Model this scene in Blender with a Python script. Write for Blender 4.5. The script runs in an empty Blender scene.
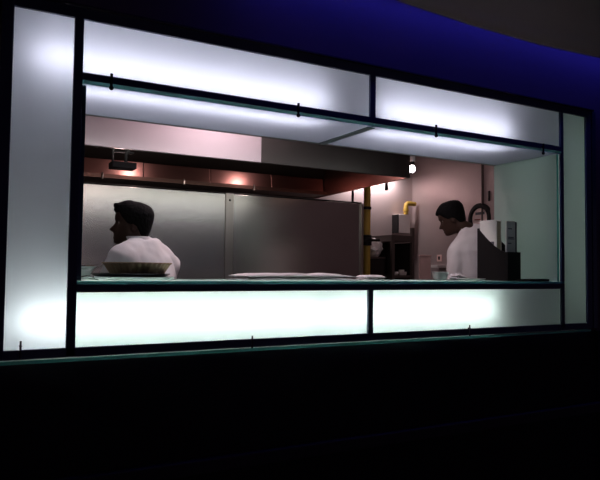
import bpy, bmesh, math, random
from mathutils import Vector, Matrix, noise
random.seed(4)
PI = math.pi
S = bpy.context.scene
COL = S.collection
R = math.radians

# ------------------------------------------------------------------ materials
def mat(name, color, rough=.5, metal=0., spec=.5, emit=None, estr=0., noise_amt=0., noise_scale=8., bump=0., bump_scale=30., stretch=None, aniso=0.):
    m = bpy.data.materials.new(name); m.use_nodes = True
    nt = m.node_tree; b = nt.nodes['Principled BSDF']
    b.inputs['Base Color'].default_value = (*color, 1)
    b.inputs['Roughness'].default_value = rough
    b.inputs['Metallic'].default_value = metal
    b.inputs['Specular IOR Level'].default_value = spec
    if aniso:
        b.inputs['Anisotropic'].default_value = aniso
    if emit:
        b.inputs['Emission Color'].default_value = (*emit, 1)
        b.inputs['Emission Strength'].default_value = estr
    if noise_amt or bump:
        tc = nt.nodes.new('ShaderNodeTexCoord')
        mp = nt.nodes.new('ShaderNodeMapping')
        nt.links.new(tc.outputs['Object'], mp.inputs['Vector'])
        if stretch: mp.inputs['Scale'].default_value = stretch
    if noise_amt:
        n = nt.nodes.new('ShaderNodeTexNoise'); n.inputs['Scale'].default_value = noise_scale
        n.inputs['Detail'].default_value = 5
        nt.links.new(mp.outputs['Vector'], n.inputs['Vector'])
        r = nt.nodes.new('ShaderNodeMapRange')
        r.inputs['To Min'].default_value = 1 - noise_amt; r.inputs['To Max'].default_value = 1 + noise_amt
        nt.links.new(n.outputs['Fac'], r.inputs['Value'])
        mx = nt.nodes.new('ShaderNodeMix'); mx.data_type = 'RGBA'; mx.blend_type = 'MULTIPLY'
        mx.inputs[0].default_value = 1
        mx.inputs[6].default_value = (*color, 1)
        nt.links.new(r.outputs['Result'], mx.inputs[7])
        nt.links.new(mx.outputs[2], b.inputs['Base Color'])
    if bump:
        n2 = nt.nodes.new('ShaderNodeTexNoise'); n2.inputs['Scale'].default_value = bump_scale
        n2.inputs['Detail'].default_value = 4
        nt.links.new(mp.outputs['Vector'], n2.inputs['Vector'])
        bp = nt.nodes.new('ShaderNodeBump'); bp.inputs['Strength'].default_value = bump
        bp.inputs['Distance'].default_value = .01
        nt.links.new(n2.outputs['Fac'], bp.inputs['Height'])
        nt.links.new(bp.outputs['Normal'], b.inputs['Normal'])
    return m

def frosted(name, color, gloss=.05, refl=.12, dmix=.12, dcol=.35):
    """frosted sheet: light passes through and scatters, faint satin reflection on the face"""
    m = bpy.data.materials.new(name); m.use_nodes = True
    nt = m.node_tree; nt.nodes.clear()
    out = nt.nodes.new('ShaderNodeOutputMaterial')
    tr = nt.nodes.new('ShaderNodeBsdfTranslucent'); tr.inputs['Color'].default_value = (*color, 1)
    df = nt.nodes.new('ShaderNodeBsdfDiffuse'); df.inputs['Color'].default_value = (*[c * dcol for c in color], 1)
    ad = nt.nodes.new('ShaderNodeMixShader'); ad.inputs[0].default_value = dmix
    nt.links.new(tr.outputs[0], ad.inputs[1]); nt.links.new(df.outputs[0], ad.inputs[2])
    gl = nt.nodes.new('ShaderNodeBsdfGlossy'); gl.inputs['Roughness'].default_value = refl
    gl.inputs['Color'].default_value = (1, 1, 1, 1)
    mx = nt.nodes.new('ShaderNodeMixShader'); mx.inputs[0].default_value = gloss
    nt.links.new(ad.outputs[0], mx.inputs[1]); nt.links.new(gl.outputs[0], mx.inputs[2])
    nt.links.new(mx.outputs[0], out.inputs['Surface'])
    return m

def clear(name, color=(1, 1, 1), gloss=.06):
    m = bpy.data.materials.new(name); m.use_nodes = True
    nt = m.node_tree; nt.nodes.clear()
    out = nt.nodes.new('ShaderNodeOutputMaterial')
    tr = nt.nodes.new('ShaderNodeBsdfTransparent'); tr.inputs['Color'].default_value = (*color, 1)
    gl = nt.nodes.new('ShaderNodeBsdfGlossy'); gl.inputs['Roughness'].default_value = .05
    mx = nt.nodes.new('ShaderNodeMixShader'); mx.inputs[0].default_value = gloss
    nt.links.new(tr.outputs[0], mx.inputs[1]); nt.links.new(gl.outputs[0], mx.inputs[2])
    nt.links.new(mx.outputs[0], out.inputs['Surface'])
    return m

def emitter(name, color, s):
    m = bpy.data.materials.new(name); m.use_nodes = True
    nt = m.node_tree; nt.nodes.clear()
    out = nt.nodes.new('ShaderNodeOutputMaterial')
    e = nt.nodes.new('ShaderNodeEmission'); e.inputs['Color'].default_value = (*color, 1); e.inputs['Strength'].default_value = s
    nt.links.new(e.outputs[0], out.inputs['Surface'])
    return m

M = dict(
    frame=mat('frame_metal', (.085, .10, .16), .45, 0.),
    frost=frosted('frosted_glass', (.88, .89, .95)),
    frost_green=frosted('frosted_glass_green', (.84, .93, .90)),
    counter=frosted('counter_glass', (.40, .47, .44), .10, .12),
    frost_side=frosted('frosted_glass_grey_green', (.86, .97, .90), dmix=.3, dcol=.7),
    back=clear('glass_back'),
    edge=frosted('glass_edge', (.30, .66, .64), .08, .1),
    edge_low=frosted('counter_edge', (.12, .46, .44), .08, .1),
    seam=mat('seam_strip', (.20, .27, .28), .4),
    edge_dark=mat('dark_teal_glass', (.06, .12, .15), .15),
    white=mat('grey_white_box_paint', (.46, .46, .49), .6),
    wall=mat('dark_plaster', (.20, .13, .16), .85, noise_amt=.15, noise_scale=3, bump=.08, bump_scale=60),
    lower=mat('dim_lower_wall', (.030, .024, .028), .8, noise_amt=.2, noise_scale=4),  # same plaster as the upper wall, with its low light put into the colour
    rail=mat('dark_rail', (.06, .05, .055), .5),
    ceil=mat('brown_ceiling', (.13, .085, .09), .9, noise_amt=.1, noise_scale=2),
    floor=mat('dark_floor', (.03, .025, .025), .5, noise_amt=.2, noise_scale=5),
    kwall=mat('kitchen_wall_steel', (.44, .36, .355), .42, .45, noise_amt=.12, noise_scale=3),
    kfloor=mat('kitchen_floor', (.10, .08, .07), .6),
    kceil=mat('kitchen_ceiling', (.35, .32, .32), .8),
    steel=mat('brushed_steel', (.56, .55, .52), .24, .95, noise_amt=.14, noise_scale=2.2, stretch=(1, 1, 1.6), bump=.05, bump_scale=6),
    steel_strip=mat('steel_strip', (.5, .47, .43), .3, 1.),
    steel_lit=mat('lit_hood_steel', (.82, .74, .75), .30, 1., noise_amt=.06, noise_scale=3),  # lit copy of the hood front steel, bright light kept in its colour
    steel_dim=mat('dim_hood_steel', (.10, .095, .088), .36, 1., noise_amt=.1, noise_scale=3),  # darker copy, the light's falloff on the hood front put into its colour
    copper=mat('reddish_hood_steel', (.36, .18, .155), .28, 1., noise_amt=.15, noise_scale=4),  # reddish brown base colour for filters and end sheets
    gutter=mat('gutter_steel', (.16, .09, .075), .3, 1.),
    hood_in=mat('hood_inside', (.10, .07, .065), .5, .7),
    black=mat('black_plastic', (.008, .007, .008), .6, spec=.25),
    blackm=mat('black_metal', (.02, .016, .016), .4, .6),
    yellow=mat('yellow_pipe', (.50, .33, .05), .4),
    grey=mat('grey_box', (.78, .72, .71), .5),
    rackm=mat('rack_steel', (.14, .115, .11), .45, .7),
    bag=mat('clear_plastic_bag', (.82, .77, .78), .3, bump=.6, bump_scale=18),
    dark=mat('oven_dark', (.022, .017, .016), .85, spec=.2),
    pink=mat('pink_board', (.85, .60, .57), .6),
    cloth=mat('white_cloth', (.80, .76, .76), .9, bump=.25, bump_scale=25),
    shirt=mat('chef_white', (.74, .70, .70), .9, bump=.3, bump_scale=16),
    trousers=mat('chef_trousers', (.03, .03, .035), .9),
    skin=mat('brown_skin', (.045, .022, .015), .6, spec=.3, noise_amt=.1, noise_scale=20),
    hair=mat('black_hair', (.004, .0035, .004), .8, spec=.12, bump=.5, bump_scale=90),
    eye=mat('eye_white', (.20, .17, .16), .4),
    shoe=mat('black_shoe', (.01, .01, .01), .5),
    paper=mat('white_paper', (.93, .92, .86), .8),
    paper_edge=mat('beige_paper_edge', (.45, .41, .30), .8),
    ink=mat('grey_ink', (.12, .12, .14), .8),
    bowl=mat('pale_steel', (.72, .73, .72), .35, .35),
    chrome=mat('chrome', (.75, .76, .76), .16, 1.),
    pan=mat('tinned_pan', (.38, .25, .16), .42, .6, noise_amt=.2, noise_scale=12),
    plate=mat('dark_plate', (.012, .013, .016), .25),
    paleglass=mat('pale_platter', (.66, .74, .70), .2),
    clock_face=mat('pale_dial', (.88, .72, .69), .5),
    red=mat('red_hand', (.35, .06, .05), .5),
    tube=emitter('tube_cool', (.85, .86, 1.0), 10.),
    tube_fill=emitter('tube_fill', (.80, 1.0, .90), 1.5),
    tube_low=emitter('tube_green_white', (.90, 1.0, .97), 15.),
    bulb=emitter('bulb_white', (1., .90, .92), 22.),
    hoodbulb=emitter('hood_bulb_pink', (1., .74, .73), 70.),
    heat=emitter('heat_lamp_glow', (1., .70, .66), 40.),
)

# ------------------------------------------------------------------ helpers
def link(o, parent=None, loc=None):
    COL.objects.link(o)
    if parent is not None: o.parent = parent
    if loc is not None: o.location = loc
    return o

def tag(o, label=None, cat=None, group=None, kind=None):
    if label: o['label'] = label
    if cat: o['category'] = cat
    if group: o['group'] = group
    if kind: o['kind'] = kind
    return o

def empty(name, loc, label=None, cat=None, group=None, kind=None, rz=0):
    o = bpy.data.objects.new(name, None); COL.objects.link(o)
    o.empty_display_size = .05
    o.location = loc; o.rotation_euler = (0, 0, rz)
    return tag(o, label, cat, group, kind)

def obj(name, bm, m, parent=None, loc=None, smooth=False):
    me = bpy.data.meshes.new(name)
    bmesh.ops.recalc_face_normals(bm, faces=bm.faces)
    bm.to_mesh(me); bm.free()
    ms = m if isinstance(m, (list, tuple)) else [m]
    for x in ms: me.materials.append(x)
    if smooth:
        for p in me.polygons: p.use_smooth = True
        try: me.set_sharp_from_angle(angle=R(38))
        except Exception: pass
    o = bpy.data.objects.new(name, me)
    return link(o, parent, loc)

def box(bm, x0, x1, y0, y1, z0, z1, bev=0., mi=0):
    r = bmesh.ops.create_cube(bm, size=1)
    vs = r['verts']
    bmesh.ops.scale(bm, vec=(x1 - x0, y1 - y0, z1 - z0), verts=vs)
    bmesh.ops.translate(bm, vec=((x0 + x1) / 2, (y0 + y1) / 2, (z0 + z1) / 2), verts=vs)
    fs = list({f for v in vs for f in v.link_faces})
    for f in fs: f.material_index = mi
    if bev:
        es = list({e for v in vs for e in v.link_edges})
        rr = bmesh.ops.bevel(bm, geom=es, offset=bev, segments=2, affect='EDGES', profile=.6)
        for f in rr['faces']: f.material_index = mi
    return vs

def B(name, m, parent, *a, bev=0.002, loc=None):
    bm = bmesh.new(); box(bm, *a, bev=bev)
    return obj(name, bm, m, parent, loc)

def tube(bm, pts, rad, n=14, cap=True, closed=False):
    """sweep of rings; rad is a number, or per-point (r) or (rx, ry)"""
    pts = [Vector(p) for p in pts]
    N = len(pts)
    if not isinstance(rad, (list, tuple)): rad = [rad] * N
    rings = []
    up = None
    for i, p in enumerate(pts):
        if closed: t = (pts[(i + 1) % N] - pts[i - 1]).normalized()
        else: t = (pts[min(i + 1, N - 1)] - pts[max(i - 1, 0)]).normalized()
        if up is None:
            up = Vector((1, 0, 0)) if abs(t.x) < .8 else Vector((0, 1, 0))
        u = (up - t * up.dot(t)).normalized(); v = t.cross(u); up = u
        r = rad[i]
        rx, ry = r if isinstance(r, (list, tuple)) else (r, r)
        rings.append([bm.verts.new(p + u * (rx * math.cos(2 * PI * k / n)) + v * (ry * math.sin(2 * PI * k / n))) for k in range(n)])
    for i in range(N if closed else N - 1):
        a, b = rings[i], rings[(i + 1) % N]
        for k in range(n):
            bm.faces.new((a[k], a[(k + 1) % n], b[(k + 1) % n], b[k]))
    if cap and not closed:
        bm.faces.new(rings[0][::-1]); bm.faces.new(rings[-1])
    return rings

def lathe(bm, prof, n=40, c=(0, 0, 0), wob=None):
    """profile [(r, z)...] turned about z at c"""
    rings = []
    for (r, z) in prof:
        if r < 1e-6:
            rings.append([bm.verts.new((c[0], c[1], c[2] + z))])
        else:
            rings.append([bm.verts.new((c[0] + (r * (wob(k, z) if wob else 1)) * math.cos(2 * PI * k / n), c[1] + (r * (wob(k, z) if wob else 1)) * math.sin(2 * PI * k / n), c[2] + z)) for k in range(n)])
    for a, b in zip(rings, rings[1:]):
        if len(a) == 1 and len(b) == 1: continue
        for k in range(n):
            k2 = (k + 1) % n
            if len(a) == 1: bm.faces.new((a[0], b[k], b[k2]))
            elif len(b) == 1: bm.faces.new((a[k], a[k2], b[0]))
            else: bm.faces.new((a[k], a[k2], b[k2], b[k]))

def prism(bm, poly, z0, z1, axis='z'):
    """extrude 2-D polygon; axis z: (x,y); axis x: (y,z); axis y: (x,z)"""
    def P(a, b, c):
        return {'z': (a, b, c), 'x': (c, a, b), 'y': (a, c, b)}[axis]
    lo = [bm.verts.new(P(a, b, z0)) for a, b in poly]
    hi = [bm.verts.new(P(a, b, z1)) for a, b in poly]
    n = len(poly)
    bm.faces.new(lo[::-1]); bm.faces.new(hi)
    for k in range(n): bm.faces.new((lo[k], lo[(k + 1) % n], hi[(k + 1) % n], hi[k]))

def sheet(name, face, x0, x1, y0, y1, z0, z1, m_face, label, cat, group=None, m_edge=None):
    """glass sheet: frosted face on one side, clear on the other, coloured polished edges"""
    bm = bmesh.new()
    box(bm, x0, x1, y0, y1, z0, z1)
    bm.normal_update()
    f = Vector(face)
    for q in bm.faces:
        d = q.normal.dot(f)
        q.material_index = 0 if d > .9 else (1 if d < -.9 else 2)
    o = obj(name, bm, [m_face, M['back'], m_edge or M['edge']])
    return tag(o, label, cat, group)

# ------------------------------------------------------------------ measures (metres); camera stands at the origin, eye 1.3 m
YW = 2.40                      # face of the window wall
ZT, ZA, ZS, ZC, ZP, ZB = 2.221, 2.021, 1.993, 1.2347, 1.2052, 1.0053
X0, X1, X2, X3, X4, X5, X6, X7 = .158, .362, .395, 1.694, 1.725, 3.026, 3.050, 3.250
YB = 2.885                     # kitchen side of the light boxes

# ------------------------------------------------------------------ room shell
def struct(name, bm, m, parent=None, **k):
    o = obj(name, bm, m, parent, **k)
    if parent is None: o['kind'] = 'structure'
    return o

bm = bmesh.new(); box(bm, -4, 9, -4, 2.65, -.05, 0); struct('floor', bm, M['floor'])
bm = bmesh.new(); box(bm, -1.2, 5.2, 2.65, 6.2, -.05, 0); struct('floor_kitchen', bm, M['kfloor'])
bm = bmesh.new()
box(bm, -4, .06, 2.412, YB, 0, 3.2); box(bm, 3.345, 9, 2.412, YB, 0, 3.2)
box(bm, .06, 3.345, 2.412, YB, 2.272, 3.2)
struct('wall_front', bm, M['wall'])
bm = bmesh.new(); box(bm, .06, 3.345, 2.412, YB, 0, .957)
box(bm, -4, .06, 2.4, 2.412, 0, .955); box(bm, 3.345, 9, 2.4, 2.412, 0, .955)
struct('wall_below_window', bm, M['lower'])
bm = bmesh.new(); box(bm, -4, 9, 2.365, 2.412, .49, .545, bev=.006); struct('trim_1', bm, M['rail'])
# curved dropped ceiling with a slot along the wall
edge = [(-4, .9), (-1.5, 1.35), (-.2, 1.68), (.6, 1.87), (1.1, 1.965), (1.537, 2.008), (1.986, 2.046), (2.454, 2.058), (2.866, 2.029), (3.4, 1.96), (4.5, 1.75), (6.5, 1.2), (9, .4)]
bm = bmesh.new(); prism(bm, edge + [(9, -4), (-4, -4)], 2.40, 2.52); struct('ceiling', bm, M['ceil'])
bm = bmesh.new(); box(bm, -4, 9, -4, YB, 2.95, 3.05); struct('ceiling_upper', bm, M['ceil'])
# kitchen shell
KX0, KX1, KY1, KZ = -1.0, 4.55, 5.60, 2.75
bm = bmesh.new(); box(bm, KX0, KX1 + .1, KY1, KY1 + .1, 0, KZ); struct('wall_back', bm, M['kwall'])
bm = bmesh.new(); box(bm, KX1, KX1 + .1, YB, KY1, 0, KZ); struct('wall_right', bm, M['kwall'])
bm = bmesh.new(); box(bm, KX0 - .1, KX0, YB, KY1 + .1, 0, KZ); struct('wall_left', bm, M['kwall'])
bm = bmesh.new(); box(bm, KX0 - .1, KX1 + .1, YB, KY1 + .1, KZ, KZ + .08); struct('ceiling_kitchen', bm, M['kceil'])
# steel door edge on the right kitchen wall
dr = empty('door_1', (KX1, 3.9, 0), kind='structure')
B('door_leaf', M['kwall'], dr, -.022, 0, -.55, .50, .02, 2.30, bev=.004)
B('door_trim', M['rackm'], dr, -.026, 0, .600, .612, 0, 2.36, bev=.001)
B('hinge', M['blackm'], dr, -.034, -.022, .495, .515, 1.98, 2.08, bev=.002)

# ------------------------------------------------------------------ light box carcass (white inside) with its tubes
lb = empty('light_box', ((X0 + X7) / 2, YB, .97), kind='structure')
def lbpart(name, *a):
    c = lb.location
    bm = bmesh.new(); box(bm, *a)
    bmesh.ops.translate(bm, vec=(-c.x, -c.y, -c.z), verts=bm.verts)
    return obj(name, bm, M['white'], lb)
lbpart('top_sheet', X0 - .02, X7 + .02, 2.412, YB, 2.245, 2.268)
lbpart('back_sheet', X0 - .02, X2 - .01, YB - .012, YB, .972, 2.245)
lbpart('back_sheet', X6, X7 + .02, YB - .012, YB, .972, 2.245)
lbpart('back_sheet', X2 - .01, X6, YB - .012, YB, 1.998, 2.245)
lbpart('back_sheet', X2 - .01, X6, YB - .012, YB, .972, 1.2340)
lbpart('side_sheet', X0 - .032, X0 - .02, 2.412, YB, .972, 2.268)
lbpart('side_sheet', X7 + .02, X7 + .032, 2.412, YB, .972, 2.268)
def fluo(name, x0, x1, y, z, r, m):
    c = lb.location
    bm = bmesh.new(); tube(bm, [(x0 - c.x, y - c.y, z - c.z), (x1 - c.x, y - c.y, z - c.z)], r, 16)
    return obj(name, bm, m, lb, smooth=True)
TY, TZ = 2.490, 2.068
fluo('fluorescent_tube', .225, 1.47, TY, TZ, .013, M['tube'])
fluo('fluorescent_tube', 1.76, 2.64, TY, TZ, .013, M['tube'])
fluo('fluorescent_tube', .195, 1.44, 2.50, 1.107, .013, M['tube_low'])
fluo('fluorescent_tube', 1.46, 2.52, 2.50, 1.107, .013, M['tube_low'])

bm = bmesh.new(); c_ = lb.location; tube(bm, [(3.235 - c_.x, 2.62 - c_.y, 1.02 - c_.z), (3.235 - c_.x, 2.62 - c_.y, 2.22 - c_.z)], .013, 16); obj('fluorescent_tube', bm, M['tube_fill'], lb, smooth=True)  # unseen dim tube added to brighten the right-hand panels

# ------------------------------------------------------------------ dark steel window frame
win = empty('window_1', (1.70, YW, ZB), kind='structure')
FY0, FY1 = 2.396, 2.410
def bar(name, *a, m='frame', bev=.0015):
    c = win.location
    bm = bmesh.new(); box(bm, *a, bev=bev)
    bmesh.ops.translate(bm, vec=(-c.x, -c.y, -c.z), verts=bm.verts)
    return obj(name, bm, M[m], win)
bar('frame_bar', .118, X0, FY0, FY1, .972, 2.262)              # left upright
bar('frame_bar', X1, X2, FY0, FY1, .972, ZT)                    # upright beside the opening
bar('frame_bar', X5, X6, FY0, FY1, .972, ZT)                    # right of the opening
bar('frame_bar', X7, 3.292, FY0, FY1, .972, 2.262)              # right upright
bar('frame_bar', X0, X7, FY0, FY1, ZT, 2.262)                   # head
bar('frame_bar', X0, X7, FY0, FY1, .972, ZB)                    # foot
bar('transom', X2, X5, FY0, FY1, ZS, ZA)
bar('sill_bar', X2, X5, FY0, FY1, ZP, ZC - .0005)
bar('mullion', X3, X4, FY0, FY1, ZA, ZT)
bar('mullion', 1.690, 1.718, FY0, FY1, ZB, ZP)
bar('cap_strip', .10, 3.31, 2.384, 2.412, 2.262, 2.271, m='rail')
bar('edge_strip', .062, .108, 2.398, 2.412, .972, 2.262, m='edge_dark')
bar('edge_strip', 3.305, 3.340, 2.398, 2.412, .972, 2.262, m='edge_dark')
bar('seam_strip', 1.690, 1.732, 2.412, YB - .013, ZS - .0215, ZS - .0165, m='seam')
def clip(x, z, up):
    c = win.location
    bm = bmesh.new()
    if up:
        tube(bm, [(x - c.x, 2.388 - c.y, z + .030 - c.z), (x - c.x, 2.388 - c.y, z - .030 - c.z)], [.0035, .0045], 10)
    else:
        tube(bm, [(x - c.x, 2.386 - c.y, z + .028 - c.z), (x - c.x, 2.386 - c.y, z - .030 - c.z)], .0055, 10)
        e = bmesh.ops.create_uvsphere(bm, u_segments=12, v_segments=8, radius=.009)
        bmesh.ops.translate(bm, vec=(x - c.x, 2.386 - c.y, z - .026 - c.z), verts=e['verts'])
    tube(bm, [(x - c.x, 2.386 - c.y, z + .012 - c.z), (x - c.x, 2.398 - c.y, z + .012 - c.z)], .005, 8)
    return obj('clip', bm, M['rail' if up else 'black'], win, smooth=True)
for x, z in ((.497, 2.000), (1.302, 2.000), (2.088, 2.000), (2.868, 1.990)): clip(x, z, False)
for x, z in ((1.097, .990), (2.314, .995), (.212, 1.008)): clip(x, z, True)

# ------------------------------------------------------------------ frosted glass sheets
F = (0, -1, 0)
PY0, PY1 = 2.4105, 2.4205
sheet('frosted_panel', F, X0 - .018, X2 - .008, PY0, PY1, .975, 2.243, M['frost'], 'tall lit frosted glass panel at the outer left of the window', 'glass panel', 'frosted glass panels')
sheet('frosted_panel', F, X2 - .006, 1.709, PY0, PY1, ZS + .003, 2.243, M['frost'], 'long lit frosted glass panel above the opening, over the cook by the hood', 'glass panel', 'frosted glass panels')
sheet('frosted_panel', F, 1.7105, X6 - .012, PY0, PY1, ZS + .003, 2.243, M['frost'], 'shorter lit frosted glass panel above the opening, over the black file box', 'glass panel', 'frosted glass panels')
sheet('frosted_panel', F, X6 - .010, X7 + .018, PY0, PY1, .975, 2.243, M['frost_side'], 'narrow dim grey-green frosted glass panel at the outer right of the window', 'glass panel', 'frosted glass panels')
sheet('frosted_panel', F, X2 - .006, 1.704, PY0, PY1, .975, ZC - .002, M['frost_green'], 'glowing white glass panel under the counter, below the fluted pan and white cloth', 'glass panel', 'frosted glass panels')
sheet('frosted_panel', F, 1.7055, X6 - .012, PY0, PY1, .975, ZC - .002, M['frost_green'], 'glowing white glass panel under the counter, below the steel bowl and file box', 'glass panel', 'frosted glass panels')
D = (0, 0, -1)
sheet('overhead_panel', D, X2 + .001, 1.706, 2.394, YB - .014, ZS - .016, ZS - .001, M['frost'], 'lit frosted glass overhead sheet above the cook by the hood', 'glass panel', 'overhead glass sheets')
sheet('overhead_panel', D, 1.712, X5 - .001, 2.394, YB - .014, ZS - .016, ZS - .001, M['frost'], 'lit frosted glass overhead sheet above the bowl and black file box', 'glass panel', 'overhead glass sheets')
sheet('side_panel', (-1, 0, 0), X5 - .020, X5 - .002, 2.411, YB, ZC + .013, ZS - .0165, M['frost_side'], 'grey-green frosted glass side sheet standing at the right end of the counter', 'glass panel', m_edge=M['edge_low'])
sheet('side_panel', (1, 0, 0), X2 + .001, X2 + .016, 2.411, YB, ZC + .013, ZS - .0165, M['frost_side'], 'frosted glass side sheet standing at the left end of the counter', 'glass panel', m_edge=M['edge_dark'])
CT = ZC + .012
sheet('glass_counter', (0, 0, 1), X2 - .002, X5 + .012, 2.388, YB + .01, ZC, CT, M['counter'], 'long pale glass counter of the serving window with a teal polished edge', 'counter', m_edge=M['edge_low'])
sheet('glass_ledge', (0, 0, -1), X0 - .05, X7, 2.376, 2.56, .9585, .9705, M['frost_green'], 'thin teal-edged glass ledge along the foot of the window', 'ledge', m_edge=M['edge_low'])
bm = bmesh.new(); box(bm, X2, X5, YB - .012, YB + .002, ZS - .019, ZS + .001, bev=.002)
struct('trim_2', bm, M['steel_strip'])

# ------------------------------------------------------------------ hood
HX0, HY0, HY1, HZ0, HZ1 = .12, 3.46, 4.97, 1.95, 2.62
hood = empty('extractor_hood', (1.5, 4.2, HZ0), 'long stainless steel extractor hood hanging over the cooking line', 'extractor hood')
def hp(name, bm, m, parent=None, smooth=False):
    c = hood.location
    bmesh.ops.translate(bm, vec=(-c.x, -c.y, -c.z), verts=bm.verts)
    return obj(name, bm, m, parent or hood, smooth=smooth)
bm = bmesh.new(); box(bm, HX0, 1.633, HY0, HY0 + .02, HZ0, HZ1, bev=.003); f1 = hp('front_sheet', bm, M['steel_lit']); f1['label'] = 'bright pinkish front sheet, its light put into the colour'
bm = bmesh.new(); box(bm, 1.635, 2.79, HY0, HY0 + .02, HZ0, HZ1, bev=.003); f2 = hp('front_sheet', bm, M['steel_dim']); f2['label'] = 'dark front sheet, its shade put into the colour'  # split from the left sheet where the light on the hood front ends
bm = bmesh.new(); prism(bm, [(2.77, HY0 + .02), (2.79, HY0 + .02), (2.90, HY1), (2.88, HY1)], HZ0, HZ1); hp('end_sheet', bm, M['copper'])
bm = bmesh.new(); box(bm, HX0, HX0 + .02, HY0 + .02, HY1, HZ0, HZ1); hp('end_sheet', bm, M['copper'])
bm = bmesh.new(); box(bm, HX0 + .02, 2.87, HY1 - .02, HY1, HZ0, HZ1); hp('back_sheet', bm, M['hood_in'])
bm = bmesh.new(); prism(bm, [(HX0, HY0), (2.79, HY0), (2.90, HY1), (HX0, HY1)], HZ1, HZ1 + .02); hp('top_sheet', bm, M['hood_in'])
for k in range(5):
    xa = HX0 + .04 + k * .545; xb = min(xa + .54, 2.855)
    bm = bmesh.new()
    box(bm, xa, xb, 4.75, 4.775, 1.982, 2.102, bev=.003)
    for v in bm.verts: v.co.y += (v.co.z - 1.982) * .11
    hp('filter', bm, M['copper'])
bm = bmesh.new(); prism(bm, [(4.70, HZ0 + .005), (HY1 - .02, HZ0 + .005), (HY1 - .02, HZ0 + .02), (4.712, HZ0 + .02), (4.712, 1.984), (4.70, 1.984)], HX0 + .02, 2.86, 'x'); hp('grease_gutter', bm, M['gutter'])
for x in (.93, 1.55, 2.15):
    bm = bmesh.new(); tube(bm, [(x, 4.695, 1.99), (x, 4.686, 1.975), (x, 4.69, 1.945)], .007, 8); hp('filter_hook', bm, M['steel_strip'], smooth=True)
bm = bmesh.new(); prism(bm, [(4.762, 2.106), (4.50, 2.42), (4.515, 2.43), (4.80, 2.112)], HX0 + .02, 2.855, 'x'); hp('plenum_sheet', bm, M['steel_dim'])
# lamps inside the hood
for x, y, z in ((2.20, 4.34, 2.15), (1.237, 4.34, 2.15)):
    bm = bmesh.new(); lathe(bm, [(0, .10), (.03, .10), (.03, .05), (.018, .045), (.018, .03), (0, .03)], 20, (x, y, z)); lh = hp('lamp_holder', bm, M['blackm'], smooth=True)
    bm = bmesh.new(); e = bmesh.ops.create_uvsphere(bm, u_segments=18, v_segments=12, radius=.03); bmesh.ops.translate(bm, vec=(x, y, z), verts=bm.verts)
    hp('lamp_bulb', bm, M['hoodbulb'], smooth=True)
# hook below the hood end
bm = bmesh.new(); tube(bm, [(3.10, 4.2, 2.10), (3.137, 4.2, 2.09), (3.137, 4.2, 1.965)], [.008, .012, .015], 10)
tube(bm, [(2.845, 4.2, 2.10), (3.10, 4.2, 2.10)], .008, 8)
hp('end_bracket', bm, M['blackm'], smooth=True)

# small heat lamp hanging under the front lip
hl = empty('heat_lamp', (.815, 3.56, 1.86), 'small dark heat lamp hanging on rods under the hood lip', 'lamp')
B('housing', M['black'], hl, -.068, .068, -.05, .05, -.008, .028, bev=.005)
bm = bmesh.new(); tube(bm, [(-.055, 0, .028), (-.055, 0, .20)], .006, 8); obj('rod', bm, M['black'], hl)
bm = bmesh.new(); tube(bm, [(.018, 0, .028), (.018, 0, .07), (.028, 0, .09), (.024, 0, .20)], [.009, .009, .013, .012], 10); obj('rod', bm, M['black'], hl)
bm = bmesh.new(); tube(bm, [(-.055, .0, .088), (.06, .0, .088)], .005, 8); obj('cross_bar', bm, M['black'], hl)
for x in (-.055, .024):
    bm = bmesh.new(); tube(bm, [(x, .0, .185), (x, -.0795, .185)], .006, 8); obj('lip_bracket', bm, M['black'], hl)
bm = bmesh.new(); tube(bm, [(-.05, .07, .020), (.05, .07, .020)], .008, 12); obj('glowing_tube', bm, M['heat'], hl)

# ------------------------------------------------------------------ steel screen behind the cooking line
PX1 = 3.285
sc = empty('steel_screen', (1.7, 4.66, 0), 'tall brushed steel splash screen standing behind the cook under the hood', 'screen')
def sp(name, m, *a, bev=.003):
    c = sc.location
    bm = bmesh.new(); box(bm, *a, bev=bev); bmesh.ops.translate(bm, vec=(-c.x, -c.y, -c.z), verts=bm.verts)
    return obj(name, bm, m, sc)
# stands just in front of the gutter
k_ = 4.66 / 4.8
ZTP = 1.300 + .612 * k_
sp('sheet', M['steel'], .15, 1.971 * k_ - .036, 4.64, 4.66, 0, ZTP)
sp('sheet', M['steel'], 1.971 * k_ + .036, PX1 * k_ - .012, 4.64, 4.66, 0, ZTP)
js = sp('joint_strip', M['steel_strip'], 1.971 * k_ - .034, 1.971 * k_ + .034, 4.632, 4.655, 0, ZTP + .004)
bm = bmesh.new(); e = bmesh.ops.create_uvsphere(bm, u_segments=10, v_segments=6, radius=.009); bmesh.ops.translate(bm, vec=(1.971 * k_ - 1.7, 4.632 - 4.66, ZTP - .05), verts=bm.verts)
obj('screw', bm, M['black'], js)
sp('end_flange', M['steel_strip'], PX1 * k_ - .010, PX1 * k_ + .012, 4.622, 4.68, 0, ZTP)
sp('top_rail', M['blackm'], .15, PX1 * k_, 4.636, 4.668, ZTP + .0005, ZTP + .012)
bm = bmesh.new(); tube(bm, [(3.12 - 1.7, .02, ZTP), (3.12 - 1.7, .02, 2.2)], .011, 8); obj('support_post', bm, M['blackm'], sc)

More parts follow.
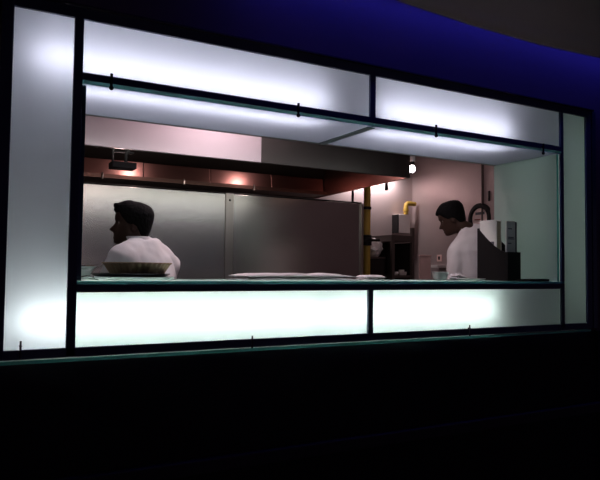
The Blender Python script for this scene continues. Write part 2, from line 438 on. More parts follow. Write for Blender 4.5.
# ------------------------------------------------------------------ yellow gas pipe and things by the far wall
gp = empty('gas_pipe', (3.503, 5.0, 0), 'tall yellow gas pipe standing beside the end of the steel screen', 'pipe')
bm = bmesh.new(); tube(bm, [(0, 0, 0), (0, 0, KZ)], .034, 20); obj('pipe', bm, M['yellow'], gp, smooth=True)
for z in (1.90,):
    bm = bmesh.new(); lathe(bm, [(.034, -.014), (.042, -.014), (.042, .014), (.034, .014)], 20, (0, 0, z)); box(bm, -.15, -.03, -.012, .012, z - .010, z + .010); obj('clamp', bm, M['blackm'], gp)
bm = bmesh.new(); lathe(bm, [(.034, -.05), (.046, -.045), (.046, -.015), (.055, -.01), (.055, .02), (.046, .025), (.046, .05), (.034, .055)], 20, (0, 0, 1.585)); box(bm, .02, .12, -.05, -.03, 1.575, 1.60, bev=.004); box(bm, -.10, .0, -.05, -.03, 1.57, 1.59, bev=.004); obj('valve', bm, M['blackm'], gp, smooth=True)

wb = empty('control_box', (4.325, 5.52, 1.71), 'pale grey metal box hung on the back wall under the yellow elbow', 'box')
B('body', M['grey'], wb, -.052, .105, -.03, .08, 0, .21, bev=.006)
B('side_plate', M['black'], wb, -.064, -.053, -.03, .08, .0, .205, bev=.002)
yp = empty('yellow_elbow', (4.378, 5.50, 1.921), 'short yellow pipe elbow rising from the grey metal box', 'pipe')
bm = bmesh.new(); tube(bm, [(0, 0, 0), (0, 0, .09), (.008, 0, .112), (.028, 0, .122), (.06, 0, .122), (.10, 0, .122), (.128, 0, .122)], .026, 16); obj('pipe', bm, M['yellow'], yp, smooth=True)
bm = bmesh.new(); lathe(bm, [(.026, .035), (.034, .035), (.034, .055), (.026, .055)], 18); obj('collar', bm, M['yellow'], yp, smooth=True)

rk = empty('steel_rack', (3.935, 5.1, 0), 'dark steel rack with an open bay standing in front of the back wall', 'rack')
for x in (-.13, .118):
    for y in (-.11, .28):
        hh = 1.73 if (x > 0 and y < 0) else 1.62
        B('post', M['rackm'], rk, x - .017, x + .017, y - .017, y + .017, 0, hh, bev=.003)
B('top_shelf', M['rackm'], rk, -.15, .13, -.125, .30, 1.585, 1.65, bev=.004)
B('shelf', M['rackm'], rk, -.112, .10, -.125, .30, 1.225, 1.25, bev=.004)
B('shelf', M['rackm'], rk, -.112, .10, -.125, .30, .75, .775, bev=.004)
B('side_plate', M['dark'], rk, .136, .140, -.09, .26, .0, 1.58, bev=.001)
B('back_plate', M['dark'], rk, -.112, .10, .28, .29, .78, 1.585, bev=.002)
cn = empty('oven_cabinet', (3.672, 5.25, 0), 'dark cabinet between the yellow pipe and the steel rack', 'cabinet')
B('body', M['dark'], cn, -.10, .10, -.18, .18, 0, 1.41, bev=.008)
B('top_plate', M['rackm'], cn, -.105, .105, -.185, .185, 1.4105, 1.43, bev=.003)
# bag of pale plastic
def blob(bm, rx, ry, rz, seed, amp=.2, seg=28, fr=2.2):
    r = bmesh.ops.create_uvsphere(bm, u_segments=seg, v_segments=seg // 2, radius=1)
    for v in r['verts']:
        n = noise.noise(v.co * fr + Vector((seed, seed * 2, 0)))
        n2 = noise.noise(v.co * fr * 2.5 + Vector((seed, 0, seed)))
        s = 1 + amp * n + amp * .5 * n2
        v.co = Vector((v.co.x * rx * s, v.co.y * ry * s, max(v.co.z * s, -.72) * rz))
    zmin = min(v.co.z for v in r['verts'])
    for v in r['verts']: v.co.z -= zmin
    return r['verts']
pb = empty('plastic_bag', (3.685, 5.17, 1.4305), 'crumpled pale plastic bag lying on the dark cabinet beside the pipe', 'bag')
bm = bmesh.new(); blob(bm, .095, .10, .11, 3.1, .22); obj('bag', bm, M['bag'], pb, smooth=True)
bm = bmesh.new(); vs = blob(bm, .045, .03, .022, 8.4, .35); bmesh.ops.translate(bm, vec=(-.035, -.085, .055), verts=vs); obj('knot', bm, M['cloth'], pb, smooth=True)
for k, (x, r_) in enumerate(((3.87, .035), (3.95, .028), (3.99, .02))):
    bm = bmesh.new(); lathe(bm, [(0, 0), (r_ * .7, 0), (r_, .012), (r_, .035 + .02 * (k == 1)), (r_ * .85, .035 + .02 * (k == 1)), (r_ * .8, .01), (0, .008)], 20)
    o = obj('kitchen_tub', bm, M['grey'], None, (x, 5.03, 1.2505), smooth=True)
    tag(o, ('widest small tub on the rack shelf', 'taller small tub on the rack shelf', 'smallest tub on the rack shelf')[k], 'tub', 'small tubs on the rack shelf')

bx = empty('pink_board', (3.88, 4.60, 0), 'upright pinkish board standing to the side of the steel rack', 'board')
B('body', M['pink'], bx, -.066, .066, -.02, .0, 0, 1.43, bev=.004)
B('top_cap', M['pink'], bx, -.070, .070, -.024, .004, 1.4305, 1.447, bev=.004)
so = empty('wall_outlet', (KX1, 5.14, 1.435), 'small pinkish outlet plate on the wall above the steel bowl', 'outlet')
B('plate', M['pink'], so, -.010, 0, -.036, .036, -.036, .036, bev=.003)
B('socket', M['blackm'], so, -.012, -.0095, -.014, .014, -.018, .018, bev=.001)
bk = tag(B('wall_bracket', M['grey'], None, -.12, 0, -.06, .06, -.015, .015, bev=.004, loc=(KX1, 5.10, 1.345)), 'small grey bracket on the wall under the outlet plate', 'bracket')

# bare bulb at the end of the hood
lb2 = empty('hanging_bulb', (2.838, 3.50, 2.13), 'bare glowing bulb in a white socket hanging at the end of the hood', 'bulb lamp')
bm = bmesh.new(); lathe(bm, [(0, .04), (.022, .04), (.024, -.055), (0, -.055)], 20); obj('socket', bm, M['cloth'], lb2, smooth=True)
bm = bmesh.new(); lathe(bm, [(0, -.055), (.019, -.055), (.019, -.082), (0, -.082)], 20); obj('collar', bm, M['black'], lb2, smooth=True)
bm = bmesh.new(); lathe(bm, [(0, -.082), (.014, -.083), (.022, -.094), (.024, -.108), (.020, -.123), (.010, -.131), (0, -.133)], 22); obj('bulb', bm, M['bulb'], lb2, smooth=True)
bm = bmesh.new(); tube(bm, [(0, 0, .04), (0, 0, KZ - 2.13)], .004, 8); obj('cord', bm, M['black'], lb2)

# round dial on the wall
ck = empty('wall_clock', (KX1, 4.540, 1.818), 'round pale wall clock with a thick black rim behind the bowed cook', 'clock')
bm = bmesh.new(); lathe(bm, [(.106, 0), (.106, .022), (.114, .034), (.142, .034), (.154, .022), (.154, 0)], 48); o = obj('rim', bm, M['black'], ck, smooth=True); o.rotation_euler = (0, -PI / 2, 0)
bm = bmesh.new(); lathe(bm, [(0, 0), (.107, 0), (.107, .012), (0, .012)], 48); o = obj('face', bm, M['clock_face'], ck); o.rotation_euler = (0, -PI / 2, 0)
bm = bmesh.new(); box(bm, -.0175, -.0125, -.06, .06, .040, .066, bev=.002); obj('dark_mark', bm, M['ink'], ck)
bm = bmesh.new(); box(bm, -.0185, -.0125, -.005, .07, -.012, -.002, bev=.001); obj('hand', bm, M['red'], ck)

# ------------------------------------------------------------------ things on the glass counter
def flute(n, a):
    return lambda k, z: 1 + a * (1 if (k // 2) % 2 else -1)
# pale platter, dark plate, fluted pan
pl = empty('pale_platter', (.655, 2.66, CT), 'wide pale glassy platter on the counter under the dark plate', 'platter')
bm = bmesh.new(); lathe(bm, [(0, 0), (.15, 0), (.165, .002), (.186, .012), (.184, .014), (.164, .006), (.15, .005), (0, .005)], 56); obj('platter', bm, M['paleglass'], pl, smooth=True)
dp = empty('dark_plate', (.655, 2.66, CT + .0058), 'flat dark plate under the fluted pan', 'plate')
bm = bmesh.new(); lathe(bm, [(0, 0), (.12, 0), (.140, .006), (.163, .019), (.161, .021), (.138, .012), (.12, .009), (0, .009)], 56); obj('plate', bm, M['plate'], dp, smooth=True)
fp = empty('fluted_pan', (.681, 2.66, CT + .0160), 'olive brown fluted pie pan on a dark plate in front of a cook', 'pie pan')
N = 204
bm = bmesh.new(); lathe(bm, [(0, 0), (.100, 0), (.107, .004), (.138, .054), (.134, .054), (.103, .006), (.098, .004), (0, .004)], N, (0, 0, 0), lambda k, z: 1 + .026 * math.sin(2 * PI * k / 6) * min(1, z / .008)); obj('pan', bm, M['pan'], fp, smooth=False)
bm = bmesh.new(); tube(bm, [(0.139 * (1 + .026 * math.sin(2 * PI * k / 6)) * math.cos(2 * PI * k / N), 0.139 * (1 + .026 * math.sin(2 * PI * k / 6)) * math.sin(2 * PI * k / N), .054) for k in range(N)], .003, 8, closed=True); obj('rim', bm, M['pan'], fp, smooth=True)
# small chrome dish and spoon at the far left
cd = empty('chrome_dish', (.512, 2.79, CT + .030), 'shallow chrome dish at the left end of the counter beside the fluted pan', 'dish')
cd.location = (.480, 2.890 - .02, CT)
bm = bmesh.new(); lathe(bm, [(0, 0), (.05, 0), (.055, .03), (.074, .052), (.086, .058), (.086, .055), (.072, .046), (.056, .036), (0, .032)], 40); obj('dish', bm, M['chrome'], cd, smooth=True)
sn = empty('serving_spoon', (.500, 2.475, CT), 'shiny serving spoon on the counter beside the left frame', 'spoon')
bm = bmesh.new()
vs = bmesh.ops.create_uvsphere(bm, u_segments=20, v_segments=10, radius=1)['verts']
for v in vs: v.co = Vector((v.co.x * .035, v.co.y * .024, (abs(v.co.z) * -.0 + (v.co.x ** 2 + v.co.y ** 2) * .010 + v.co.z * .0015) + .0035))
obj('bowl', bm, M['chrome'], sn, smooth=True)
bm = bmesh.new(); tube(bm, [(-.03, 0, .013), (-.06, 0, .016), (-.085, 0, .012)], [(.005, .004), (.004, .003), (.006, .003)], 8); obj('handle', bm, M['chrome'], sn, smooth=True)

# folded white cloth
def folded(name, loc, w, d, h, label, cat, rz=0, seed=0., layers=2):
    r = empty(name, loc, label, cat, rz=rz)
    for L in range(layers):
        bm = bmesh.new(); nx, ny = 40, 12
        hl_ = h / layers
        top, bot = [], []
        for i in range(nx + 1):
            rt, rb = [], []
            for j in range(ny + 1):
                x = (i / nx - .5) * w * (1 - .03 * L); y = (j / ny - .5) * d * (1 - .05 * L)
                n = noise.noise(Vector((x * 9 + seed, y * 9, L * 3.3 + seed)))
                ed = min(1, 8 * min(i / nx, 1 - i / nx, j / ny, 1 - j / ny))
                zb = L * hl_
                zt = zb + hl_ * (.35 + .65 * ed) * (1 + .35 * n)
                if i < 5 or i > nx - 5: zt *= 1
                y += .012 * noise.noise(Vector((x * 6, seed, L)))
                rt.append(bm.verts.new((x, y, max(zt, zb + .0012)))); rb.append(bm.verts.new((x, y, zb + .0004)))
            top.append(rt); bot.append(rb)
        for i in range(nx):
            for j in range(ny):
                bm.faces.new((top[i][j], top[i + 1][j], top[i + 1][j + 1], top[i][j + 1]))
                bm.faces.new((bot[i][j], bot[i][j + 1], bot[i + 1][j + 1], bot[i + 1][j]))
        for i in range(nx):
            bm.faces.new((top[i][0], bot[i][0], bot[i + 1][0], top[i + 1][0])); bm.faces.new((top[i][ny], top[i + 1][ny], bot[i + 1][ny], bot[i][ny]))
        for j in range(ny):
            bm.faces.new((top[0][j], top[0][j + 1], bot[0][j + 1], bot[0][j])); bm.faces.new((top[nx][j], bot[nx][j], bot[nx][j + 1], top[nx][j + 1]))
        obj('fold', bm, M['cloth'], r, smooth=True)
    return r
folded('folded_cloth', (1.455, 2.70, CT), .60, .26, .031, 'long flat folded white cloth on the counter before the steel screen', 'cloth', seed=1.3)
folded('napkin', (1.945, 2.74, CT), .13, .11, .024, 'small folded white napkin on the counter below the yellow pipe', 'napkin', seed=5.1)

bw = empty('steel_bowl', (2.482, 2.80, CT), 'small pale steel bowl on the counter beside the bowed cook', 'bowl')
bm = bmesh.new(); lathe(bm, [(0, 0), (.030, 0), (.040, .010), (.047, .044), (.050, .046), (.047, .047), (.043, .042), (.036, .012), (.028, .004), (0, .003)], 36); obj('bowl', bm, M['bowl'], bw, smooth=True)
fo = empty('crumpled_paper', (2.610, 2.80, CT), 'crumpled pale paper lying between the steel bowl and the black file box', 'paper')
bm = bmesh.new(); blob(bm, .045, .045, .022, 6.7, .5, fr=3.); obj('paper', bm, M['cloth'], fo, smooth=False)
ft = empty('small_plate', (2.55, 2.62, CT), 'thin white plate lying flat on the counter in front of the crumpled paper', 'plate')
bm = bmesh.new(); lathe(bm, [(0, 0), (.05, 0), (.07, .006), (.08, .010), (.079, .012), (.068, .009), (.05, .004), (0, .004)], 40); obj('plate', bm, M['paleglass'], ft, smooth=True)

# black file box
fx0, fx1, fy0, fy1 = 2.79, 2.895, 2.575, 2.815
fb = empty('file_box', (fx0, fy0, CT), 'black magazine file box with a slanted side standing on the counter', 'file box')
L_ = fy1 - fy0; W_ = fx1 - fx0; HB, HF = .314, .166
cur = [(0, 0), (L_, 0), (L_, HB)]
for i in range(9):
    t = i / 8; cur.append((L_ - .012 - (L_ - .012 - .02) * t, HB - .005 - (HB - HF - .005) * (1 - (1 - t) ** 1.45)))
cur.append((0, HF))
for x in (0, W_ - .004):
    bm = bmesh.new(); prism(bm, cur, x, x + .004, 'x'); obj('side', bm, M['black'], fb)
B('front', M['black'], fb, .004, W_ - .004, 0, .004, 0, HF, bev=.0005)
B('back', M['black'], fb, .004, W_ - .004, L_ - .004, L_, 0, HB, bev=.0005)
B('bottom', M['black'], fb, .004, W_ - .004, .004, L_ - .004, 0, .004, bev=.0005)
bd = empty('menu_binder', (fx0 + .006, 2.665, CT + .0045), 'thick white binder standing in the black file box, nearest the cook', 'binder')
bm = bmesh.new(); box(bm, 0, .004, 0, .135, 0, .355, bev=.001); obj('cover', bm, M['paper'], bd)
bm = bmesh.new(); box(bm, .036, .040, 0, .135, 0, .355, bev=.001); obj('cover', bm, M['paper'], bd)
bm = bmesh.new(); box(bm, .0042, .0358, .002, .130, .004, .345); obj('pages', bm, M['paper_edge'], bd)
bm = bmesh.new(); box(bm, -.0008, .0002, .02, .055, .195, .225); obj('print', bm, M['ink'], bd)
bl = empty('menu_booklet', (fx0 + .008, 2.590, CT + .0045), 'white booklet with small grey print standing at the low front of the file box', 'booklet')
bm = bmesh.new(); box(bm, 0, .070, 0, .012, 0, .342, bev=.001); obj('booklet', bm, M['paper'], bl)
bm = bmesh.new(); box(bm, .0705, .084, .001, .020, 0, .338, bev=.001); o = obj('dark_back', bm, M['ink'], bl)
for z, w in ((.295, .03), (.245, .045), (.236, .05), (.21, .025)):
    bm = bmesh.new(); box(bm, .012, .012 + w, -.0008, .0002, z, z + .005); obj('print', bm, M['ink'], bl)
# flat black tray at the right end
bt = empty('black_tray', (2.925, 2.50, CT), 'flat black tray with a pointed lip at the right end of the counter', 'tray')
bm = bmesh.new(); prism(bm, [(-.10, -.06), (.05, -.06), (.072, -.01), (.05, .05), (-.10, .05)], 0, .006)
bmesh.ops.bevel(bm, geom=list(bm.edges), offset=.002, segments=2, affect='EDGES'); obj('tray', bm, M['black'], bt)
bm = bmesh.new(); tube(bm, [(-.098, -.058, .007), (.049, -.058, .008), (.07, -.01, .010), (.049, .048, .008), (-.098, .048, .007)], .004, 8, closed=True); obj('rim', bm, M['black'], bt, smooth=True)

# ------------------------------------------------------------------ people
def herm(tab, z):
    if z <= tab[0][0]: return tab[0][1:]
    if z >= tab[-1][0]: return tab[-1][1:]
    for i in range(len(tab) - 1):
        if tab[i][0] <= z <= tab[i + 1][0]:
            h = tab[i + 1][0] - tab[i][0]; t = (z - tab[i][0]) / h
            out = []
            for c in range(1, len(tab[0])):
                def sl(k):
                    if k <= 0: return (tab[1][c] - tab[0][c]) / (tab[1][0] - tab[0][0])
                    if k >= len(tab) - 1: return (tab[-1][c] - tab[-2][c]) / (tab[-1][0] - tab[-2][0])
                    return (tab[k + 1][c] - tab[k - 1][c]) / (tab[k + 1][0] - tab[k - 1][0])
                p0, p1, m0, m1 = tab[i][c], tab[i + 1][c], sl(i) * h, sl(i + 1) * h
                out.append((2 * t ** 3 - 3 * t * t + 1) * p0 + (t ** 3 - 2 * t * t + t) * m0 + (-2 * t ** 3 + 3 * t * t) * p1 + (t ** 3 - t * t) * m1)
            return out
HEAD = [  # z above chin, forward extent, backward extent, half width
    (-.004, .066, .010, .022), (.004, .086, .030, .038), (.020, .091, .056, .049), (.045, .089, .074, .056),
    (.070, .087, .084, .062), (.095, .085, .090, .067), (.115, .082, .095, .069), (.135, .090, .099, .071),
    (.160, .090, .101, .073), (.183, .077, .093, .067), (.203, .050, .071, .050), (.215, .024, .038, .025), (.2185, .006, .010, .006)]
NOSE = [(.060, 0), (.066, .016), (.074, .034), (.080, .034), (.092, .023), (.108, .012), (.124, .003), (.134, 0)]
def g(x, s): return math.exp(-(x / s) ** 2)
def head_pt(th, z, off=0.):
    f, b, w = herm(HEAD, z)
    c, s_ = math.cos(th), math.sin(th)
    y = (f if c > 0 else b) * (abs(c) ** .95) * (1 if c > 0 else -1); x = w * (abs(s_) ** .92) * (1 if s_ > 0 else -1)
    n = herm(NOSE, z)[0] if .06 < z < .134 else 0
    y += n * g(th, .24 if z < .09 else .17)
    y += g(th, .5) * (.011 * g(z - .053, .006) + .010 * g(z - .036, .007) - .003 * g(z - .0445, .003) + .006 * g(z - .014, .012))
    y += .005 * g(z - .134, .010) * g(abs(th) - .25, .35)
    y -= .008 * g(z - .116, .011) * g(abs(th) - .42, .17)
    v = Vector((x, y, z))
    if off:
        cc = Vector((0, 0, .11)); d = (v - cc).normalized(); v += d * off
    return v
def head_mesh(bm, off=0., zmin=-.004, keep=None):
    nz, nt = 64, 72
    rings = []
    for i in range(nz + 1):
        z = zmin + (.2185 - zmin) * i / nz
        rings.append([bm.verts.new(head_pt(2 * PI * k / nt - PI, z, off)) for k in range(nt)])
    for a, b in zip(rings, rings[1:]):
        for k in range(nt): bm.faces.new((a[k], a[(k + 1) % nt], b[(k + 1) % nt], b[k]))
    bm.faces.new(rings[0][::-1]); bm.faces.new(rings[-1])
    return [v for r in rings for v in r]
def ear(bm, sx):
    vs = bmesh.ops.create_uvsphere(bm, u_segments=18, v_segments=12, radius=1)['verts']
    for v in vs:
        q = Vector((v.co.x * .008, v.co.y * .018, v.co.z * .031))
        r2 = v.co.y ** 2 + v.co.z ** 2
        if v.co.x * sx > 0: q.x -= sx * .006 * max(0, 1 - r2 * 1.6)
        q.y += q.z * -.18
        q.rotate(Matrix.Rotation(sx * -.35, 3, 'Z'))
        v.co = q + Vector((sx * .070, -.010, .096))
    return vs

def bake(name, bm, m, parent, voxel, smooth_it=6):
    """fuse overlapping lofts into one continuous skin"""
    bmesh.ops.recalc_face_normals(bm, faces=bm.faces)
    me = bpy.data.meshes.new('tmp'); bm.to_mesh(me); bm.free()
    t = bpy.data.objects.new('tmp', me); COL.objects.link(t)
    md = t.modifiers.new('r', 'REMESH'); md.mode = 'VOXEL'; md.voxel_size = voxel
    if smooth_it:
        s_ = t.modifiers.new('s', 'SMOOTH'); s_.factor = .5; s_.iterations = smooth_it
    dg = bpy.context.evaluated_depsgraph_get(); dg.update()
    out = bpy.data.meshes.new_from_object(t.evaluated_get(dg)); out.name = name
    bpy.data.objects.remove(t); bpy.data.meshes.remove(me)
    out.materials.clear(); out.materials.append(m)
    for p in out.polygons: p.use_smooth = True; p.material_index = 0
    o = bpy.data.objects.new(name, out)
    return link(o, parent)

def person(loc, body_rz, head_rz, head_pitch, head_pos, chin_z, hs, label, hair_style, neck_off, elbow=(.222, .06), wrist=(.15, .33), drop=.03, sx_=.178, drop_left=None, collar_up=.045):
    """body faces local +Y; all built in the root's frame"""
    root = empty('person', loc, label, 'person', rz=body_rz)
    sh = chin_z - .058                                   # shoulder-joint height
    HM = Matrix.Translation(Vector(head_pos)) @ Matrix.Rotation(head_rz - body_rz, 4, 'Z') @ Matrix.Rotation(-head_pitch, 4, 'X') @ Matrix.Scale(hs, 4)
    nb = Vector((0, neck_off - .01, sh + .035))
    nt_ = HM @ Vector((0, -.025, .035))
    hip = .52 * (chin_z + .22)
    # arms reach forward to work in front of the body
    if drop_left is None: drop_left = drop
    def dp_(s): return drop if s > 0 else drop_left
    def arm(s):
        S_ = Vector((s * sx_, neck_off - .035, sh - .005 - dp_(s))); E_ = Vector((s * elbow[0], elbow[1], sh - .29)); W_ = Vector((s * wrist[0], wrist[1], sh - .36))
        return S_, E_, W_
    # --- skin
    bm = bmesh.new()
    vs = head_mesh(bm)
    for sx in (-1, 1): vs += ear(bm, sx)
    for v in vs: v.co = HM @ v.co
    tube(bm, [nb + Vector((0, -.005, -.06)), nb, nb.lerp(nt_, .5), nt_, HM @ Vector((0, -.012, .075))], [(.075, .07), (.060, .060), (.054, .056), (.052, .055), (.05, .05)], 24)
    tube(bm, [(0, -.005, hip - .08), (0, 0, hip + .05), (0, -.01, hip + .2), (0, neck_off * .5, sh - .2), (0, neck_off * .8 - .02, sh - .06), (0, neck_off - .015, sh + .02)],
         [(.14, .095), (.15, .10), (.13, .09), (.15, .10), (.155, .085), (.075, .06)], 28)
    for s in (-1, 1):
        A, E_, W_ = arm(s)
        tube(bm, [A + Vector((-s * .06, 0, .01)), A, A.lerp(E_, .5), E_, E_.lerp(W_, .35), W_], [.05, .05, .042, .037, .036, .026], 18)
        # hand: palm and five bent fingers
        d = (W_ - E_).normalized(); side = Vector((-s, 0, 0)); side = (side - d * side.dot(d)).normalized(); dn = Vector((0, 0, -1)); dn = (dn - d * dn.dot(d)).normalized()
        tube(bm, [W_, W_ + d * .035, W_ + d * .085], [(.026, .02), (.038, .016), (.040, .014)], 16)
        for k, (o_, ln) in enumerate(((.030, .068), (.010, .078), (-.011, .072), (-.031, .056))):
            b0 = W_ + d * .075 + side * o_
            p1 = W_ + d * .092 + side * o_; p2 = p1 + d * ln * .42 + dn * .012; p3 = p2 + d * ln * .25 + dn * ln * .28; p4 = p3 + dn * ln * .28
            tube(bm, [b0, p1, p2, p3, p4], [.009, .0095, .0088, .008, .0065], 10)
        t0 = W_ + d * .02 + side * .028
        tube(bm, [t0, t0 + d * .025 + side * .022 + dn * .008, t0 + d * .05 + side * .033 + dn * .014, t0 + d * .072 + side * .032 + dn * .02], [.012, .012, .010, .008], 10)
        tube(bm, [(s * .085, 0, hip), (s * .095, .005, hip * .75), (s * .10, .01, hip * .52), (s * .10, -.005, hip * .3), (s * .10, -.005, .08)], [.08, .07, .052, .05, .036], 18)
        tube(bm, [(s * .10, -.04, .05), (s * .105, .03, .045), (s * .11, .13, .035)], [(.036, .036), (.038, .034), (.036, .022)], 14)
    body = bake('body', bm, M['skin'], root, .0052, 2)
    # --- eyes
    for sx in (-1, 1):
        bm = bmesh.new(); bmesh.ops.create_uvsphere(bm, u_segments=14, v_segments=10, radius=.0115)
        c = head_pt(sx * .40, .116) + Vector((0, -.0075, 0))
        for v in bm.verts: v.co = HM @ (v.co + c)
        obj('eye', bm, M['eye'], root, smooth=True)
    # --- hair
    bm = bmesh.new()
    nz, nt2 = 60, 80
    def hairline(th):
        a = abs(th)
        if a < .75: return .168
        if a < 1.25: return .168 - (a - .75) / .5 * .058
        if a < 1.75: return .110 - (a - 1.25) / .5 * .012
        if a < 2.2: return .098 - (a - 1.75) / .45 * .058
        return .040 - .012 * min(1, (a - 2.2) / .5)
    def hoff(th, z):
        base = .010 + .007 * max(0, (z - .13) / .09)
        if abs(th) > 1.2: base = .008 + .006 * min(1, max(0, (z - .05) / .1))
        if hair_style == 'quiff': base += .013 * g(th, .8) * max(0, min(1, (z - .160) / .04)) * (1 - .6 * max(0, min(1, (z - .20) / .018))) 
        else: base += .008 * max(0, min(1, (z - .15) / .05))
        return base
    outer = []
    for i in range(nz + 1):
        row = []
        for k in range(nt2):
            th = 2 * PI * k / nt2 - PI
            zl = hairline(th); z = zl + (.2183 - zl) * (i / nz)
            o_ = hoff(th, z) * min(1, .25 + i / 4)
            o_ += .003 * noise.noise(Vector((math.sin(th) * 9, math.cos(th) * 9, z * 60)))
            p = head_pt(th, z, 0)
            q = head_pt(th, z, o_)
            row.append((bm.verts.new(q), bm.verts.new(head_pt(th, z, -.006))))
        outer.append(row)
    for a, b in zip(outer, outer[1:]):
        for k in range(nt2):
            k2 = (k + 1) % nt2
            bm.faces.new((a[k][0], a[k2][0], b[k2][0], b[k][0])); bm.faces.new((a[k][1], b[k][1], b[k2][1], a[k2][1]))
    for k in range(nt2):
        k2 = (k + 1) % nt2
        bm.faces.new((outer[0][k][1], outer[0][k2][1], outer[0][k2][0], outer[0][k][0]))
    bm.faces.new([outer[-1][k][0] for k in range(nt2)]); bm.faces.new([outer[-1][k][1] for k in range(nt2)][::-1])
    if hair_style == 'quiff':
        tube(bm, [(-.045, .072, .200), (-.02, .085, .207), (.01, .088, .209), (.04, .074, .202)], [.009, .014, .014, .009], 12)
    for v in bm.verts: v.co = HM @ v.co
    bake('hair', bm, M['hair'], root, .0045, 3)
    # --- white jacket
    bm = bmesh.new()
    no = neck_off
    tube(bm, [(0, -.01, hip - .10), (0, 0, hip + .05), (0, -.015, hip + .2), (0, no * .5 - .02, sh - .2), (0, no * .75 - .03, sh - .09), (0, no * .9 - .025, sh - .02), (0, no - .015, sh + .03), (0, no - .008, sh + .075)],
         [(.195, .145), (.185, .135), (.18, .135), (.195, .145), (.20, .130), (.175, .105), (.118, .088), (.078, .075)], 36)
    for s in (-1, 1):
        A, E_, W_ = arm(s)
        tube(bm, [Vector((s * .05, no - .02, sh + .050)), Vector((s * .12, no - .03, sh + .020 - dp_(s) * .6)), A + Vector((0, 0, .0)), A.lerp(E_, .5), E_, E_.lerp(W_, .4), E_.lerp(W_, .82)], [(.055, .055), (.062, .066), (.074, .076), .068, .062, .056, .05], 24)
    ax = (nt_ - nb).normalized()
    tube(bm, [nb - ax * .05, nb, nb + ax * (collar_up + .005)], [.085, .074, .062], 28)
    jk = bake('chef_jacket', bm, M['shirt'], root, .009, 10)
    for v in jk.data.vertices:                            # cloth folds
        n = v.normal.copy(); c = v.co
        w = .007 * noise.noise(Vector((c.x * 13 + c.z * 5, c.y * 13, c.z * 4))) + .004 * noise.noise(c * 24)
        v.co = c + n * w
    # collar
    bm = bmesh.new()
    ax = (nt_ - nb).normalized(); ctr = nb + ax * collar_up
    rg = []
    for (r_, h_) in ((.074, -.03), (.069, .022), (.064, .024), (.062, -.03)):
        row = []
        for k in range(40):
            a = 2 * PI * k / 40
            row.append(bm.verts.new(ctr + Vector((r_ * math.cos(a), r_ * 1.02 * math.sin(a), 0)) + ax * (h_ * (1 - .35 * max(0, math.sin(a)) if h_ > 0 else 1))))
        rg.append(row)
    for i in range(4):
        a, b = rg[i], rg[(i + 1) % 4]
        for k in range(40): bm.faces.new((a[k], a[(k + 1) % 40], b[(k + 1) % 40], b[k]))
    obj('collar', bm, M['shirt'], root, smooth=True)
    # trousers and shoes
    bm = bmesh.new()
    tube(bm, [(0, 0, hip - .16), (0, 0, hip - .06), (0, 0, hip + .08)], [(.15, .115), (.175, .125), (.165, .115)], 28)
    for s in (-1, 1):
        tube(bm, [(s * .08, 0, hip - .02), (s * .095, .005, hip * .75), (s * .10, .01, hip * .5), (s * .10, -.005, hip * .3), (s * .10, -.005, .07)], [.095, .088, .072, .066, .060], 20)
    bake('trousers', bm, M['trousers'], root, .012, 4)
    for s in (-1, 1):
        bm = bmesh.new()
        tube(bm, [(s * .10, -.085, .045), (s * .10, -.04, .053), (s * .105, .04, .05), (s * .11, .13, .038), (s * .112, .18, .028)], [(.02, .03), (.046, .052), (.048, .049), (.048, .037), (.025, .02)], 18)
        for v in bm.verts: v.co.z = max(v.co.z, .001)
        obj('shoe', bm, M['shoe'], root, smooth=True)
    return root

# local coordinates of the head seat: (x, y, chin z) in the body frame
p1 = person((.818, 3.14, 0), R(40), R(76), R(0), (-.041, .022, 1.412), 1.415, .93,
            'cook in a white jacket seen in profile, standing before the steel screen', 'quiff', .0, drop_left=.012, sx_=.188)
p2 = person((3.160, 3.19, 0), R(-14), R(42), R(25), (-.113, .058, 1.575), 1.578, .93,
            'cook in a white jacket with bowed head, standing behind the black file box', 'crop', .025, (.185, -.03), (.10, .20), .09, .150, collar_up=.050)

# ------------------------------------------------------------------ lights
def area(name, loc, rot, sx, sy, col, pw, spread=PI):
    l = bpy.data.lights.new(name, 'AREA'); l.shape = 'RECTANGLE'; l.size = sx; l.size_y = sy; l.color = col; l.energy = pw; l.spread = spread
    o = bpy.data.objects.new(name, l); COL.objects.link(o); o.location = loc; o.rotation_euler = rot
    return o
# blue strip lying on the dropped ceiling, washing the wall in the slot
area('cove_strip', (2.5, 2.33, 2.66), (R(-15), 0, 0), 3.0, .04, (.05, .055, 1.), 3.4)
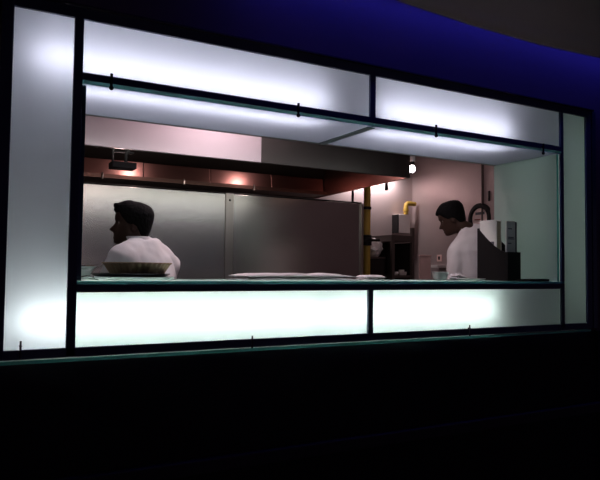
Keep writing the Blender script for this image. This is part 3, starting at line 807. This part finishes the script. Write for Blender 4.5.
# strip light high on the back wall of the kitchen
area('back_wall_strip', (3.95, 5.47, 2.30), (R(40), 0, 0), .7, .08, (1., .86, .87), 7.)
# ceiling light of the kitchen, then an unseen lamp added for the hood front
area('kitchen_overhead_light', (3.75, 4.0, 2.70), (0, R(-18), 0), .5, 1.1, (1., .74, .76), 2.8)
area('kitchen_overhead_light', (1.55, 3.14, 2.56), (R(12), 0, 0), .35, .12, (1., .79, .83), 13.)  # unseen lamp added to brighten the left part of the hood front
# strip along the inside of the hood's front lip
area('hood_lip_strip', (1.45, 3.50, 1.985), (R(80), 0, 0), 2.3, .03, (.98, .97, .88), 1.15)
# added fill for jackets and screen, in place of glow from the glass boxes
area('pass_fill', (1.6, 2.90, 1.955), (R(62), 0, 0), 2.3, .05, (.97, .98, 1.), 1.3)

w = bpy.data.worlds.new('World'); S.world = w; w.use_nodes = True
w.node_tree.nodes['Background'].inputs[0].default_value = (.42, .30, .62, 1)
w.node_tree.nodes['Background'].inputs[1].default_value = .045

# ------------------------------------------------------------------ camera
FPX = 625.3
yaw, pitch, roll = R(28.90), R(2.66), R(.67)
cy, sy = math.cos(yaw), math.sin(yaw)
fw = Vector((sy * math.cos(pitch), cy * math.cos(pitch), math.sin(pitch)))
r0 = Vector((cy, -sy, 0)); u0 = r0.cross(fw)
rv = r0 * math.cos(roll) + u0 * math.sin(roll); uv = u0 * math.cos(roll) - r0 * math.sin(roll)
cam = bpy.data.cameras.new('Camera'); co = bpy.data.objects.new('Camera', cam); COL.objects.link(co)
cam.sensor_width = 36; cam.sensor_fit = 'HORIZONTAL'; cam.lens = FPX / 600 * 36; cam.clip_start = .02
co.matrix_world = Matrix(((rv.x, uv.x, -fw.x, 0), (rv.y, uv.y, -fw.y, 0), (rv.z, uv.z, -fw.z, 1.3), (0, 0, 0, 1)))
S.camera = co
S.view_settings.view_transform = 'Standard'; S.view_settings.look = 'None'
S.view_settings.exposure = 0; S.view_settings.gamma = 1; S.view_settings.use_curve_mapping = False
S.cycles.use_denoising = True
S.cycles.sample_clamp_indirect = 6
